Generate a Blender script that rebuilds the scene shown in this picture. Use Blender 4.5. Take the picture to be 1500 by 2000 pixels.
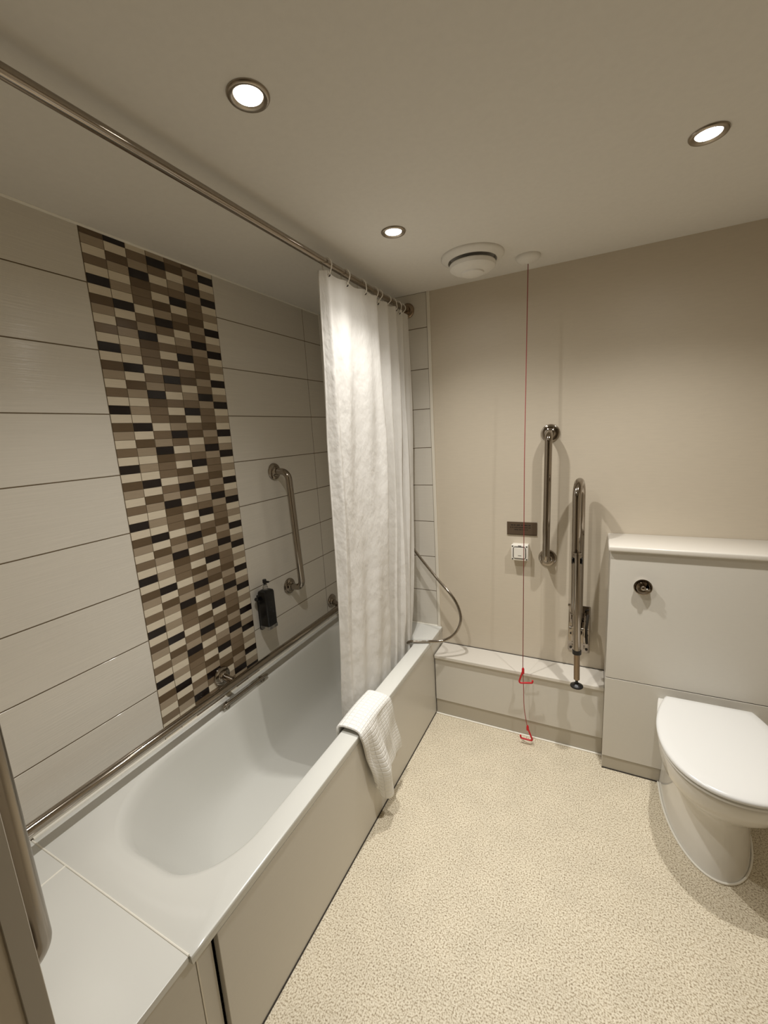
import bpy, bmesh, math, random
from mathutils import Vector, Matrix

for o in list(bpy.data.objects):
    bpy.data.objects.remove(o, do_unlink=True)
scene = bpy.context.scene
PI = math.pi
rnd = random.Random(7)

# ------------------------------------------------------------------ camera
def rot(axis, a):
    return Matrix.Rotation(a, 3, axis)
FPX = 822.99
cam_data = bpy.data.cameras.new('camera')
cam_data.sensor_fit = 'VERTICAL'
cam_data.sensor_height = 36.0
cam_data.sensor_width = 27.0
cam_data.lens = FPX / 2000.0 * 36.0
cam_data.clip_start = 0.01
cam = bpy.data.objects.new('camera', cam_data)
scene.collection.objects.link(cam)
CR = rot('Z', 0.4728) @ rot('X', 1.3866) @ rot('Z', -0.0578)
cam.matrix_world = Matrix.Translation((1.428, -2.1285, 1.5513)) @ CR.to_4x4()
scene.camera = cam

# ------------------------------------------------------------------ world, exposure
world = bpy.data.worlds.new('world')
world.use_nodes = True
world.node_tree.nodes['Background'].inputs[0].default_value = (1, 0.95, 0.88, 1)
world.node_tree.nodes['Background'].inputs[1].default_value = 0.05
scene.world = world
vs = scene.view_settings
vs.view_transform = 'Standard'
vs.look = 'None'
vs.exposure = 0.06
vs.gamma = 1.0
vs.use_curve_mapping = False

BEAM_W, SPILL_W, GLOW_W = 28.0, 29.0, 4.5      # watts of each ceiling downlight: beam, spill, wide-angle glow
LAMP_COL = (1.0, 0.978, 0.94)

# ------------------------------------------------------------------ room measures (metres)
H = 2.229           # ceiling
YM0, YM1 = -1.261, -0.757   # mosaic band on the left wall
ZJ, TH = 2.0634, 0.2        # first tile joint below the ceiling, tile pitch
YV = -0.158
XT = 0.6456         # tile end on the back wall
ZT = 0.4535         # bath rim
XO, XI = 0.671, 0.594       # bath rim outer / inner edge
YL, ZL, ZK = -0.145, 0.3573, 0.0884
XB, YC, ZC, ZMID = 1.4913, -0.2245, 1.047, 0.4525
YE = -1.695         # end of bath
YN = -1.935         # near wall face
XR = 2.36           # right wall
YF = -2.95          # front wall

# ------------------------------------------------------------------ materials
def lin(c):
    return tuple(((v / 255.0) / 12.92 if v <= 10 else ((v / 255.0 + 0.055) / 1.055) ** 2.4) for v in c)
_mats = {}
def mat(name, rgb, rough=0.5, metal=0.0, spec=0.5, coat=0.0, noise=None, bump=None, trans=0.0, emit=None):
    """noise=(scale, strength, stretch xyz); bump=(scale, distance, stretch)"""
    if name in _mats:
        return _mats[name]
    m = bpy.data.materials.new(name)
    m.use_nodes = True
    nt = m.node_tree
    b = nt.nodes['Principled BSDF']
    col = lin(rgb)
    b.inputs['Base Color'].default_value = (*col, 1)
    b.inputs['Roughness'].default_value = rough
    b.inputs['Metallic'].default_value = metal
    b.inputs['Specular IOR Level'].default_value = spec
    if coat:
        b.inputs['Coat Weight'].default_value = coat
        b.inputs['Coat Roughness'].default_value = 0.05
    if trans:
        b.inputs['Transmission Weight'].default_value = trans
    if emit:
        b.inputs['Emission Color'].default_value = (*emit[0], 1)
        b.inputs['Emission Strength'].default_value = emit[1]
    def coords(stretch):
        tc = nt.nodes.new('ShaderNodeTexCoord')
        mp = nt.nodes.new('ShaderNodeMapping')
        geo = nt.nodes.new('ShaderNodeNewGeometry')
        mp.inputs['Scale'].default_value = stretch
        nt.links.new(geo.outputs['Position'], mp.inputs['Vector'])
        nt.nodes.remove(tc)
        return mp.outputs['Vector']
    if noise:
        sc, st, stretch = noise
        n = nt.nodes.new('ShaderNodeTexNoise')
        n.inputs['Scale'].default_value = sc
        n.inputs['Detail'].default_value = 4
        nt.links.new(coords(stretch), n.inputs['Vector'])
        r = nt.nodes.new('ShaderNodeMapRange')
        r.inputs['From Min'].default_value = 0.3
        r.inputs['From Max'].default_value = 0.7
        r.inputs['To Min'].default_value = 1 - st
        r.inputs['To Max'].default_value = 1 + st
        nt.links.new(n.outputs['Fac'], r.inputs['Value'])
        mx = nt.nodes.new('ShaderNodeVectorMath')
        mx.operation = 'SCALE'
        mx.inputs[0].default_value = col
        nt.links.new(r.outputs['Result'], mx.inputs['Scale'])
        nt.links.new(mx.outputs['Vector'], b.inputs['Base Color'])
    if bump:
        sc, dist, stretch = bump
        n = nt.nodes.new('ShaderNodeTexNoise')
        n.inputs['Scale'].default_value = sc
        n.inputs['Detail'].default_value = 3
        nt.links.new(coords(stretch), n.inputs['Vector'])
        bp = nt.nodes.new('ShaderNodeBump')
        bp.inputs['Distance'].default_value = dist
        nt.links.new(n.outputs['Fac'], bp.inputs['Height'])
        nt.links.new(bp.outputs['Normal'], b.inputs['Normal'])
    _mats[name] = m
    return m

M_CEIL = mat('ceiling_paint', (226, 222, 214), 0.75, spec=0.2, noise=(60, 0.015, (1, 1, 1)))
M_PANEL = mat('wall_panel_cream', (206, 195, 176), 0.42, spec=0.35, noise=(9, 0.02, (2, 2, 18)))
M_PAINT = mat('wall_paint_beige', (196, 185, 166), 0.6, spec=0.3, noise=(30, 0.02, (1, 1, 1)))
M_DOOR = mat('front_wall_paint', (132, 120, 104), 0.5, noise=(6, 0.15, (8, 8, 1)))
M_GROUT = mat('grout_taupe', (118, 104, 84), 0.85, spec=0.1)
M_TILE = mat('tile_gloss_ivory', (214, 208, 196), 0.13, spec=0.5, noise=(5, 0.03, (1, 1, 60)), bump=(6, 0.0004, (1, 1, 40)))
M_WHITE_TRIM = mat('trim_white', (226, 219, 204), 0.4)
M_SEAL = mat('sealant_white', (238, 234, 222), 0.45)
M_BATH = mat('bath_acrylic_white', (214, 213, 206), 0.2, spec=0.4)
M_LAM = mat('laminate_grey_white', (208, 203, 192), 0.3, spec=0.4, noise=(40, 0.01, (1, 1, 6)))
M_WORK = mat('worktop_white', (214, 208, 197), 0.3)
M_PLINTH = mat('plinth_grey', (180, 172, 156), 0.25, spec=0.5)
M_DARK = mat('shadow_gap_dark', (48, 42, 34), 0.8)
M_STEEL = mat('polished_steel', (160, 151, 140), 0.10, metal=1.0)
M_STEEL_B = mat('steel_satin', (150, 142, 131), 0.26, metal=1.0)
M_BRONZE = mat('steel_warm_tube', (150, 132, 112), 0.3, metal=1.0)
M_BLACK = mat('black_plastic', (18, 17, 17), 0.35)
M_BOTTLE = mat('bottle_black', (10, 10, 12), 0.3, noise=(60, 0.6, (1, 1, 1)))
M_CLEAR = mat('clear_plastic', (225, 222, 214), 0.08, trans=0.85)
M_CERAMIC = mat('ceramic_white', (222, 219, 212), 0.1, spec=0.5, coat=0.3)
M_SEAT = mat('seat_plastic_white', (226, 225, 221), 0.22)
M_FABRIC = mat('curtain_fabric', (240, 237, 231), 0.8, spec=0.15, bump=(26, 0.006, (1, 1, 0.55)))
def add_translucency(m, rgb, w):
    nt = m.node_tree
    b = nt.nodes['Principled BSDF']
    out = [n for n in nt.nodes if n.type == 'OUTPUT_MATERIAL'][0]
    t = nt.nodes.new('ShaderNodeBsdfTranslucent')
    t.inputs['Color'].default_value = (*lin(rgb), 1)
    mx = nt.nodes.new('ShaderNodeMixShader')
    mx.inputs[0].default_value = w
    nt.links.new(b.outputs[0], mx.inputs[1])
    nt.links.new(t.outputs[0], mx.inputs[2])
    nt.links.new(mx.outputs[0], out.inputs['Surface'])
add_translucency(M_FABRIC, (228, 222, 210), 0.25)
M_RING = mat('ring_plastic', (236, 230, 220), 0.4)
M_RED = mat('red_plastic', (196, 22, 34), 0.35)
M_CORD = mat('cord_maroon', (150, 60, 58), 0.7)
M_PLATE = mat('sign_bronze', (112, 96, 80), 0.35, metal=0.6)
M_INK = mat('sign_ink', (30, 22, 16), 0.6)
M_MARK = mat('grey_mark', (60, 56, 50), 0.6)
M_WPLAST = mat('white_plastic', (232, 226, 214), 0.4)

def towel_material():
    m = mat('towel_cotton', (238, 236, 230), 0.95, spec=0.05)
    nt = m.node_tree
    b = nt.nodes['Principled BSDF']
    uv = nt.nodes.new('ShaderNodeUVMap')
    bk = nt.nodes.new('ShaderNodeTexBrick')          # woven squares
    bk.offset = 0.0
    bk.inputs['Scale'].default_value = 1.0
    bk.inputs['Brick Width'].default_value = 0.075
    bk.inputs['Row Height'].default_value = 0.032
    bk.inputs['Mortar Size'].default_value = 0.006
    bk.inputs['Mortar Smooth'].default_value = 0.8
    bk.inputs['Color1'].default_value = (1, 1, 1, 1)
    bk.inputs['Color2'].default_value = (1, 1, 1, 1)
    bk.inputs['Mortar'].default_value = (0, 0, 0, 1)
    nt.links.new(uv.outputs['UV'], bk.inputs['Vector'])
    bp = nt.nodes.new('ShaderNodeBump')
    bp.inputs['Distance'].default_value = 0.0025
    bp.inputs['Strength'].default_value = 0.7
    nt.links.new(bk.outputs['Color'], bp.inputs['Height'])
    nt.links.new(bp.outputs['Normal'], b.inputs['Normal'])
    return m
M_TOWEL = towel_material()

def floor_material():
    m = bpy.data.materials.new('speckled_vinyl')
    m.use_nodes = True
    nt = m.node_tree
    b = nt.nodes['Principled BSDF']
    b.inputs['Roughness'].default_value = 0.55
    b.inputs['Specular IOR Level'].default_value = 0.3
    geo = nt.nodes.new('ShaderNodeNewGeometry')
    n1 = nt.nodes.new('ShaderNodeTexNoise')
    n1.inputs['Scale'].default_value = 210
    n1.inputs['Detail'].default_value = 2.5
    n2 = nt.nodes.new('ShaderNodeTexNoise')
    n2.inputs['Scale'].default_value = 9
    n2.inputs['Detail'].default_value = 3
    for n in (n1, n2):
        nt.links.new(geo.outputs['Position'], n.inputs['Vector'])
    r = nt.nodes.new('ShaderNodeValToRGB')
    e = r.color_ramp.elements
    e[0].position, e[0].color = 0.30, (*lin((138, 122, 98)), 1)
    e[1].position, e[1].color = 0.50, (*lin((214, 203, 180)), 1)
    x = e.new(0.41); x.color = (*lin((186, 172, 146)), 1)
    x = e.new(0.66); x.color = (*lin((230, 221, 200)), 1)
    nt.links.new(n1.outputs['Fac'], r.inputs['Fac'])
    mr = nt.nodes.new('ShaderNodeMapRange')
    mr.inputs['From Min'].default_value = 0.3
    mr.inputs['From Max'].default_value = 0.7
    mr.inputs['To Min'].default_value = 0.95
    mr.inputs['To Max'].default_value = 1.04
    nt.links.new(n2.outputs['Fac'], mr.inputs['Value'])
    sc = nt.nodes.new('ShaderNodeVectorMath')
    sc.operation = 'SCALE'
    nt.links.new(r.outputs['Color'], sc.inputs[0])
    nt.links.new(mr.outputs['Result'], sc.inputs['Scale'])
    nt.links.new(sc.outputs['Vector'], b.inputs['Base Color'])
    return m
M_FLOOR = floor_material()

# ------------------------------------------------------------------ helpers
COL = scene.collection
def empty(name, loc=(0, 0, 0)):
    o = bpy.data.objects.new(name, None)
    o.empty_display_size = 0.05
    COL.objects.link(o)
    o.location = loc
    return o
def tag(o, label=None, cat=None, group=None, kind=None):
    if label: o['label'] = label
    if cat: o['category'] = cat
    if group: o['group'] = group
    if kind: o['kind'] = kind
    return o
def build(name, bm, m, parent=None, smooth=False, angle=None, label=None):
    """bm in world coordinates -> one mesh object, origin at the parent's"""
    me = bpy.data.meshes.new(name)
    bmesh.ops.recalc_face_normals(bm, faces=bm.faces)
    bm.to_mesh(me)
    bm.free()
    if smooth:
        for p in me.polygons:
            p.use_smooth = True
        if angle:
            try:
                me.set_sharp_from_angle(angle=math.radians(angle))
            except Exception:
                pass
    me.materials.append(m)
    o = bpy.data.objects.new(name, me)
    COL.objects.link(o)
    if parent is not None:
        off = Vector((0, 0, 0))
        p = parent
        while p is not None:
            off += p.location
            p = p.parent
        me.transform(Matrix.Translation(-off))
        o.parent = parent
    if label: o['label'] = label
    return o
def new(): return bmesh.new()
def box(bm, x0, x1, y0, y1, z0, z1, bevel=0.0, seg=2):
    r = bmesh.ops.create_cube(bm, size=1.0)
    vs_ = r['verts']
    for v in vs_:
        v.co = Vector(((x0 + x1) / 2 + v.co.x * (x1 - x0), (y0 + y1) / 2 + v.co.y * (y1 - y0), (z0 + z1) / 2 + v.co.z * (z1 - z0)))
    if bevel:
        es = list({e for v in vs_ for e in v.link_edges})
        bmesh.ops.bevel(bm, geom=es, offset=bevel, segments=seg, affect='EDGES', profile=0.5)
    return bm
def rounded(pts, radius, n=8):
    pts = [Vector(p) for p in pts]
    out = [pts[0]]
    for i in range(1, len(pts) - 1):
        a, b, c = pts[i - 1], pts[i], pts[i + 1]
        d0, d1 = (a - b).normalized(), (c - b).normalized()
        ang = d0.angle(d1)
        if ang > PI - 0.02:
            out.append(b); continue
        t = min(radius / math.tan(ang / 2), (a - b).length * 0.49, (c - b).length * 0.49)
        rr = t * math.tan(ang / 2)
        cen = b + (d0 + d1).normalized() * (rr / math.sin(ang / 2))
        p0, p1 = b + d0 * t, b + d1 * t
        u, w = (p0 - cen), (p1 - cen)
        tot = u.angle(w)
        ax = u.cross(w).normalized()
        for k in range(n + 1):
            out.append(cen + Matrix.Rotation(tot * k / n, 3, ax) @ u)
    out.append(pts[-1])
    return out
def smooth_path(pts, n=8):
    pts = [Vector(p) for p in pts]
    P = [2 * pts[0] - pts[1]] + pts + [2 * pts[-1] - pts[-2]]
    out = []
    for i in range(1, len(P) - 2):
        for k in range(n):
            t = k / n
            a, b, c, d = P[i - 1], P[i], P[i + 1], P[i + 2]
            out.append(0.5 * ((2 * b) + (c - a) * t + (2 * a - 5 * b + 4 * c - d) * t * t + (3 * b - a - 3 * c + d) * t ** 3))
    out.append(pts[-1])
    return out
def tube(bm, path, r, seg=20, caps=True, sx=1.0):
    path = [Vector(p) for p in path]
    rr = r if isinstance(r, (list, tuple)) else [r] * len(path)
    rings = []
    t0 = (path[1] - path[0]).normalized()
    nrm = t0.orthogonal().normalized()
    for a in ((1, 0, 0), (0, 1, 0), (0, 0, 1)):
        v = Vector(a)
        if abs(v.dot(t0)) < 0.3:
            nrm = (v - t0 * v.dot(t0)).normalized(); break
    prev = t0
    for i, p in enumerate(path):
        if i == 0: t = t0
        elif i == len(path) - 1: t = (path[i] - path[i - 1]).normalized()
        else: t = ((path[i + 1] - path[i]).normalized() + (path[i] - path[i - 1]).normalized()).normalized()
        q = prev.rotation_difference(t)
        nrm = (q @ nrm).normalized()
        bn = t.cross(nrm).normalized()
        prev = t
        rings.append([bm.verts.new(p + (nrm * math.cos(2 * PI * k / seg) * sx + bn * math.sin(2 * PI * k / seg)) * rr[i]) for k in range(seg)])
    for a, b in zip(rings, rings[1:]):
        for k in range(seg):
            bm.faces.new((a[k], a[(k + 1) % seg], b[(k + 1) % seg], b[k]))
    if caps:
        bm.faces.new(rings[0][::-1]); bm.faces.new(rings[-1])
    return bm
def lathe(bm, prof, origin, axis='Z', seg=40, cap0=True, cap1=True, scale=(1, 1)):
    """prof: list of (radius, distance along axis)"""
    o = Vector(origin)
    ax = {'X': (Vector((0, 1, 0)), Vector((0, 0, 1)), Vector((1, 0, 0))),
          'Y': (Vector((1, 0, 0)), Vector((0, 0, 1)), Vector((0, -1, 0))),
          'Z': (Vector((1, 0, 0)), Vector((0, 1, 0)), Vector((0, 0, 1)))}[axis]
    rings = []
    for r, h in prof:
        rings.append([bm.verts.new(o + ax[0] * (r * scale[0] * math.cos(2 * PI * k / seg)) + ax[1] * (r * scale[1] * math.sin(2 * PI * k / seg)) + ax[2] * h) for k in range(seg)])
    for a, b in zip(rings, rings[1:]):
        for k in range(seg):
            bm.faces.new((a[k], a[(k + 1) % seg], b[(k + 1) % seg], b[k]))
    if cap0: bm.faces.new(rings[0][::-1])
    if cap1: bm.faces.new(rings[-1])
    return bm
def loft(bm, rings, cap0=True, cap1=True):
    R = [[bm.verts.new(Vector(p)) for p in ring] for ring in rings]
    n = len(R[0])
    for a, b in zip(R, R[1:]):
        for k in range(n):
            bm.faces.new((a[k], a[(k + 1) % n], b[(k + 1) % n], b[k]))
    if cap0: bm.faces.new(R[0][::-1])
    if cap1: bm.faces.new(R[-1])
    return R

# ------------------------------------------------------------------ the room
def struct(name, bm, m, **k):
    return tag(build(name, bm, m, **k), kind='structure')
fl = struct('floor', box(new(), -0.1, XR + 0.1, YF - 0.1, 0.1, -0.08, 0.0), M_FLOOR)
tag(fl, 'beige speckled vinyl floor')
ce = struct('ceiling', box(new(), -0.1, XR + 0.1, YF - 0.1, 0.1, H, H + 0.1), M_CEIL)
tag(ce, 'plain off-white ceiling with recessed downlights')
G = 0.0015
wl = struct('wall_left', box(new(), -0.1, -G, YF, 0.0, 0.0, H), M_GROUT)
tag(wl, 'tiled wall beside the bath with brown mosaic band')
wb = struct('wall_back', box(new(), 0.0 - G, XR, 0.0, 0.1, 0.0, H), M_PANEL)
tag(wb, 'smooth cream panelled wall behind the toilet cabinet')
wr = struct('wall_right', box(new(), XR, XR + 0.1, YF, 0.0, 0.0, H), M_PAINT)
wf = struct('wall_front', box(new(), 0.70, XR, YF - 0.1, YF, 0.0, H), M_DOOR)
wn = struct('wall_near', box(new(), -G, 0.70, YF - 0.1, YN, 0.0, H), M_PAINT)
tag(wn, 'plain grey-beige wall end beside the camera at the bath foot')
# corner angle strip on the near wall end
bm = new()
box(bm, 0.70, 0.7035, YN - 0.026, YN + 0.0025, 0.0, H, 0.001, 1)
box(bm, 0.672, 0.70, YN, YN + 0.0025, 0.0, H)
struct('trim_1', bm, mat('corner_strip', (168, 160, 146), 0.5))

# tiles of the left wall ------------------------------------------------
zrows = [H] + [ZJ - TH * k for k in range(8)] + [ZT]
GAP = 0.0034
def tile_obj(name, m, parent, cache={}, bev=0.0008, **b):
    x0, x1, y0, y1, z0, z1 = b['x0'], b['x1'], b['y0'], b['y1'], b['z0'], b['z1']
    key = (name, m.name, round(x1 - x0, 4), round(y1 - y0, 4), round(z1 - z0, 4))
    if key not in cache:
        bm = box(new(), -(x1 - x0) / 2, (x1 - x0) / 2, -(y1 - y0) / 2, (y1 - y0) / 2, -(z1 - z0) / 2, (z1 - z0) / 2, bev, 1)
        me = bpy.data.meshes.new(name)
        bm.to_mesh(me); bm.free()
        me.materials.append(m)
        cache[key] = me
    o = bpy.data.objects.new(name, cache[key])
    COL.objects.link(o)
    o.parent = parent
    o.location = ((x0 + x1) / 2, (y0 + y1) / 2, (z0 + z1) / 2)
    return o
ycols = [(YN, -1.861), (-1.861, YM0), (YM1, YV), (YV, -0.0)]
for z1, z0 in zip(zrows, zrows[1:]):
    if z1 - z0 < 0.02:
        continue
    for y0, y1 in ycols:
        tile_obj('tile', M_TILE, wl, x0=-G, x1=0.0, y0=y0 + GAP / 2, y1=y1 - GAP / 2, z0=z0 + GAP / 2, z1=z1 - GAP / 2)
# mosaic: 7 x 7 pattern read from the photograph, top row first
MOS = {'W': mat('mosaic_cream', (214, 202, 180), 0.25, noise=(20, 0.05, (1, 1, 20))),
       'T': mat('mosaic_sand', (160, 144, 122), 0.25, noise=(20, 0.06, (1, 1, 20))),
       'G': mat('mosaic_taupe', (122, 104, 82), 0.25, noise=(20, 0.06, (1, 1, 20))),
       'B': mat('mosaic_brown', (96, 78, 56), 0.25, noise=(20, 0.06, (1, 1, 20))),
       'K': mat('mosaic_espresso', (24, 14, 12), 0.22)}
PAT = ['WWGBWGT',
       'BKWTGBW',
       'TWGKBTK',
       'WBTGWGW',
       'GTKWTKT',
       'WWBGGTK',
       'KTGWKGW']
PH, PW = TH / 7, (YM1 - YM0) / 7
pieces = []
for row in range(-6, 57):
    zt_ = ZJ - row * PH
    for c in range(7):
        pieces.append((row, c, zt_, YM0 + c * PW))
camp = Vector((1.428, -2.1285, 1.5513))
pieces.sort(key=lambda p: (Vector((0, p[3], p[2])) - camp).length_squared)
far_bm = {}
for i, (row, c, z1, y0) in enumerate(pieces):
    z0 = z1 - PH
    z1 = min(z1, H)
    z0 = max(z0, ZT - 0.012)
    k = PAT[row % 7][c]
    b = dict(x0=-G, x1=0.0, y0=y0 + 0.0011, y1=y0 + PW - 0.0011, z0=z0 + 0.0005, z1=z1 - 0.0005)
    if i < 300:
        tile_obj('mosaic_piece', MOS[k], wl, bev=0.0004, **b)
    else:
        far_bm.setdefault(k, new())
        box(far_bm[k], b['x0'], b['x1'], b['y0'], b['y1'], b['z0'], b['z1'])
# the remaining pieces: one object, five glazes
fm = bpy.data.meshes.new('mosaic_rest')
bmr = new()
order = list(far_bm.keys())
for idx, k in enumerate(order):
    tmp = bpy.data.meshes.new('tmp')
    far_bm[k].to_mesh(tmp); far_bm[k].free()
    n0 = len(bmr.faces)
    bmr.from_mesh(tmp)
    bmr.faces.ensure_lookup_table()
    for f in bmr.faces[n0:]:
        f.material_index = idx
    bpy.data.meshes.remove(tmp)
bmr.to_mesh(fm); bmr.free()
for k in order: fm.materials.append(MOS[k])
mr_ = bpy.data.objects.new('mosaic_rest', fm)
COL.objects.link(mr_); mr_.parent = wl; mr_['kind'] = 'stuff'

# tiles of the back wall behind the bath end -----------------------------
gb = build('grout_bed', box(new(), 0.0, XT, -0.0035, 0.0, ZT - 0.02, H), M_GROUT, wb)
for z1, z0 in zip(zrows, zrows[1:]):
    for x0, x1 in ((0.0, 0.30), (0.30, XT)):
        tile_obj('tile', M_TILE, wb, x0=x0 + GAP / 2, x1=x1 - GAP / 2, y0=-0.005, y1=-0.0035, z0=z0 + GAP / 2, z1=z1 - GAP / 2)
struct('trim_2', box(new(), XT, XT + 0.017, -0.008, 0.0, ZT - 0.01, H, 0.002, 2), M_WHITE_TRIM)
# white sealant beads: ceiling to tiled wall, tiled corner
bm = new(); tube(bm, [(0.0, YN, H - 0.001), (0.0, 0.0, H - 0.001)], 0.005, 8)
struct('trim_3', bm, M_SEAL)
bm = new(); tube(bm, [(0.001, -0.006, ZT), (0.001, -0.006, H)], 0.004, 8)
struct('trim_4', bm, M_SEAL)

# ------------------------------------------------------------------ bath
bath = tag(empty('bathtub', (0.33, -0.85, 0)), 'long white bathtub with beige side panel along the tiled wall', 'bathtub')
def bath_ring(x0, x1, y0, y1, z, n=112, e=2.6, efar=4.0):
    cx_, cy_ = (x0 + x1) / 2, (y0 + y1) / 2
    a, b_ = (x1 - x0) / 2, (y1 - y0) / 2
    pts = []
    # near end: rounder; far end: squarer.  straight sides between
    for k in range(n):
        th = 2 * PI * k / n
        c, s = math.cos(th), math.sin(th)
        ex = e if s < 0 else efar
        rad = (abs(c) ** ex + abs(s) ** ex) ** (-1 / ex)
        pts.append(Vector((cx_ + a * c * rad, cy_ + b_ * s * rad, z)))
    return pts
def bath_shell():
    n = 128
    bx0, bx1, by0, by1 = 0.062, XI + 0.006, -1.608, -0.11
    cx_, cy_ = (bx0 + bx1) / 2, (by0 + by1) / 2
    ox0, ox1, oy0, oy1 = 0.0, XO, YE, -0.0055
    # near end has a wide round; use a capsule-like outline by angle remap
    def outline(x0, x1, y0, y1, z, rn, rf):
        # rounded rectangle with elliptic corners: near radius rn (x) by rn*1.25 (y), far rf
        pts = []
        q = n // 4
        rn *= 0.78
        rx_n, ry_n = min(rn, (x1 - x0) / 2), rn * 1.35
        rx_l, ry_l = min(rn * 1.55, x1 - x0 - rx_n - 0.004), rn * 1.9
        rx_f, ry_f = min(rf, (x1 - x0) / 2), rf
        def arc(cx0, cy0, rx, ry, a0):
            return [(cx0 + rx * math.cos(a0 + (PI / 2) * k / (m - 1)), cy0 + ry * math.sin(a0 + (PI / 2) * k / (m - 1)), z) for k in range(m)]
        m = 20
        side = n // 2 - 2 * m
        A = arc(x1 - rx_f, y1 - ry_f, rx_f, ry_f, 0)                # far right -> far
        B = arc(x0 + rx_f, y1 - ry_f, rx_f, ry_f, PI / 2)
        C = arc(x0 + rx_l, y0 + ry_l, rx_l, ry_l, PI)
        D = arc(x1 - rx_n, y0 + ry_n, rx_n, ry_n, 1.5 * PI)
        def seg(p, qn):
            return [tuple(p[i] + (qn[i] - p[i]) * (k + 1) / (side + 1) for i in range(3)) for k in range(side)]
        pts = A + B + seg(B[-1], C[0]) + C + D + seg(D[-1], A[0])
        return [Vector(p) for p in pts]
    base = outline(bx0, bx1, by0, by1, ZT, 0.20, 0.16)
    N = len(base)
    # outer rectangle at matching angles, corners snapped exactly
    outer = []
    for p in base:
        d = Vector((p.x - cx_, p.y - cy_))
        tx = ((ox1 if d.x > 0 else ox0) - cx_) / d.x if abs(d.x) > 1e-9 else 1e9
        ty = ((oy1 if d.y > 0 else oy0) - cy_) / d.y if abs(d.y) > 1e-9 else 1e9
        t = min(tx, ty)
        outer.append(Vector((cx_ + d.x * t, cy_ + d.y * t, ZT)))
    for cx0, cy0 in ((ox0, oy0), (ox0, oy1), (ox1, oy0), (ox1, oy1)):
        i = min(range(N), key=lambda j: (outer[j] - Vector((cx0, cy0, ZT))).length)
        outer[i] = Vector((cx0, cy0, ZT))
    rings = []
    def inset_rect(dz, dd):
        out = []
        for p in outer:
            x = min(max(p.x, ox0 + 0.0), ox1 - dd)
            y = min(max(p.y, oy0 + dd), oy1)
            out.append(Vector((x, y, ZT + dz)))
        return out
    rings.append(inset_rect(-0.03, 0.004))
    rings.append(inset_rect(-0.006, 0.0))
    rings.append(inset_rect(-0.002, 0.0012))
    rings.append(inset_rect(0.0, 0.005))
    # basin: (shrink x, shrink near y, shrink far y, z, near radius)
    prof = [(0.0, 0.0, 0.0, 0.0, .20), (0.004, 0.006, 0.004, -0.0015, .20), (0.008, 0.014, 0.008, -0.006, .20), (0.012, 0.024, 0.012, -0.016, .20),
            (0.016, 0.040, 0.018, -0.045, .20), (0.024, 0.075, 0.03, -0.12, .20), (0.034, 0.12, 0.045, -0.2, .195), (0.044, 0.165, 0.06, -0.26, .19),
            (0.058, 0.20, 0.08, -0.30, .20), (0.08, 0.235, 0.11, -0.328, .18), (0.105, 0.265, 0.145, -0.341, .155), (0.135, 0.30, 0.18, -0.346, .125), (0.19, 0.36, 0.24, -0.349, .075)]
    for sx, sn, sf, dz, rn in prof:
        rings.append(outline(bx0 + sx, bx1 - sx, by0 + sn, by1 - sf, ZT + dz, rn, max(0.05, 0.16 - sx * 0.5)))
    bm = new()
    loft(bm, rings, cap0=False, cap1=True)
    return bm
build('tub_shell', bath_shell(), M_BATH, bath, smooth=True, angle=40)
pn = build('side_panel', box(new(), 0.650, 0.668, -1.625, YL * 0 - 0.0, 0.002, ZT - 0.0305, 0.001, 1), M_LAM, bath, label='beige laminate side panel')
build('end_post', box(new(), 0.60, 0.652, -1.672, -1.632, 0.002, ZT - 0.0305, 0.001, 1), M_LAM, bath)
build('post_seal', box(new(), 0.6505, 0.6535, -1.6755, -1.672, 0.002, ZT - 0.031), M_WHITE_TRIM, bath)
bm = new(); tube(bm, [(0.6685, -1.62, 0.002), (0.6685, YL, 0.002)], 0.0028, 8)
build('floor_joint', bm, M_DARK, bath)
bm = new(); tube(bm, [(0.003, YE + 0.004, ZT + 0.001), (0.003, -0.008, ZT + 0.001), (XT, -0.008, ZT + 0.001)], 0.005, 8)
build('sealant_bead', bm, M_SEAL, bath)
# chrome grip on the inner rim
gy0, gy1, gx, gz = -1.035, -0.795, 0.078, ZT + 0.022
bm = new()
tube(bm, smooth_path([(gx - 0.004, gy0 - 0.012, gz - 0.008), (gx, gy0 + 0.01, gz), (gx, gy0 + 0.06, gz), (gx, gy1 - 0.06, gz), (gx, gy1 - 0.01, gz), (gx - 0.004, gy1 + 0.012, gz - 0.008)], 6), [0.0075] * 31, 14, sx=0.7)
gr = build('grip_handle', bm, M_STEEL, bath, smooth=True, label='chrome grip handle on the inner rim')
for y in (gy0 + 0.015, gy1 - 0.015):
    build('grip_mount', box(new(), 0.052, gx - 0.003, y - 0.009, y + 0.009, ZT - 0.004, gz - 0.003, 0.003, 2), M_STEEL_B, gr)

# shelf closing the bath end --------------------------------------------
sh = tag(empty('bath_end_shelf', (0.33, -1.81, 0)), 'flat white shelf filling the near end of the bath', 'shelf')
build('deck_board', box(new(), 0.181, 0.664, YN + 0.001, YE - 0.0015, ZT - 0.018, ZT, 0.0012, 2), M_BATH, sh)
build('deck_board', box(new(), 0.001, 0.1795, YN + 0.001, YE - 0.0015, ZT - 0.018, ZT, 0.0012, 2), M_BATH, sh)
bm = new()
tube(bm, [(0.005, YE, ZT), (0.664, YE, ZT)], 0.0025, 8)
tube(bm, [(0.18, YE, ZT), (0.18, YN + 0.002, ZT)], 0.0022, 8)
build('sealant_line', bm, M_SEAL, sh)
bm = new(); tube(bm, [(0.003, YN + 0.004, ZT + 0.001), (0.003, YE - 0.004, ZT + 0.001)], 0.005, 8)
build('sealant_bead', bm, M_SEAL, sh)
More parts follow.
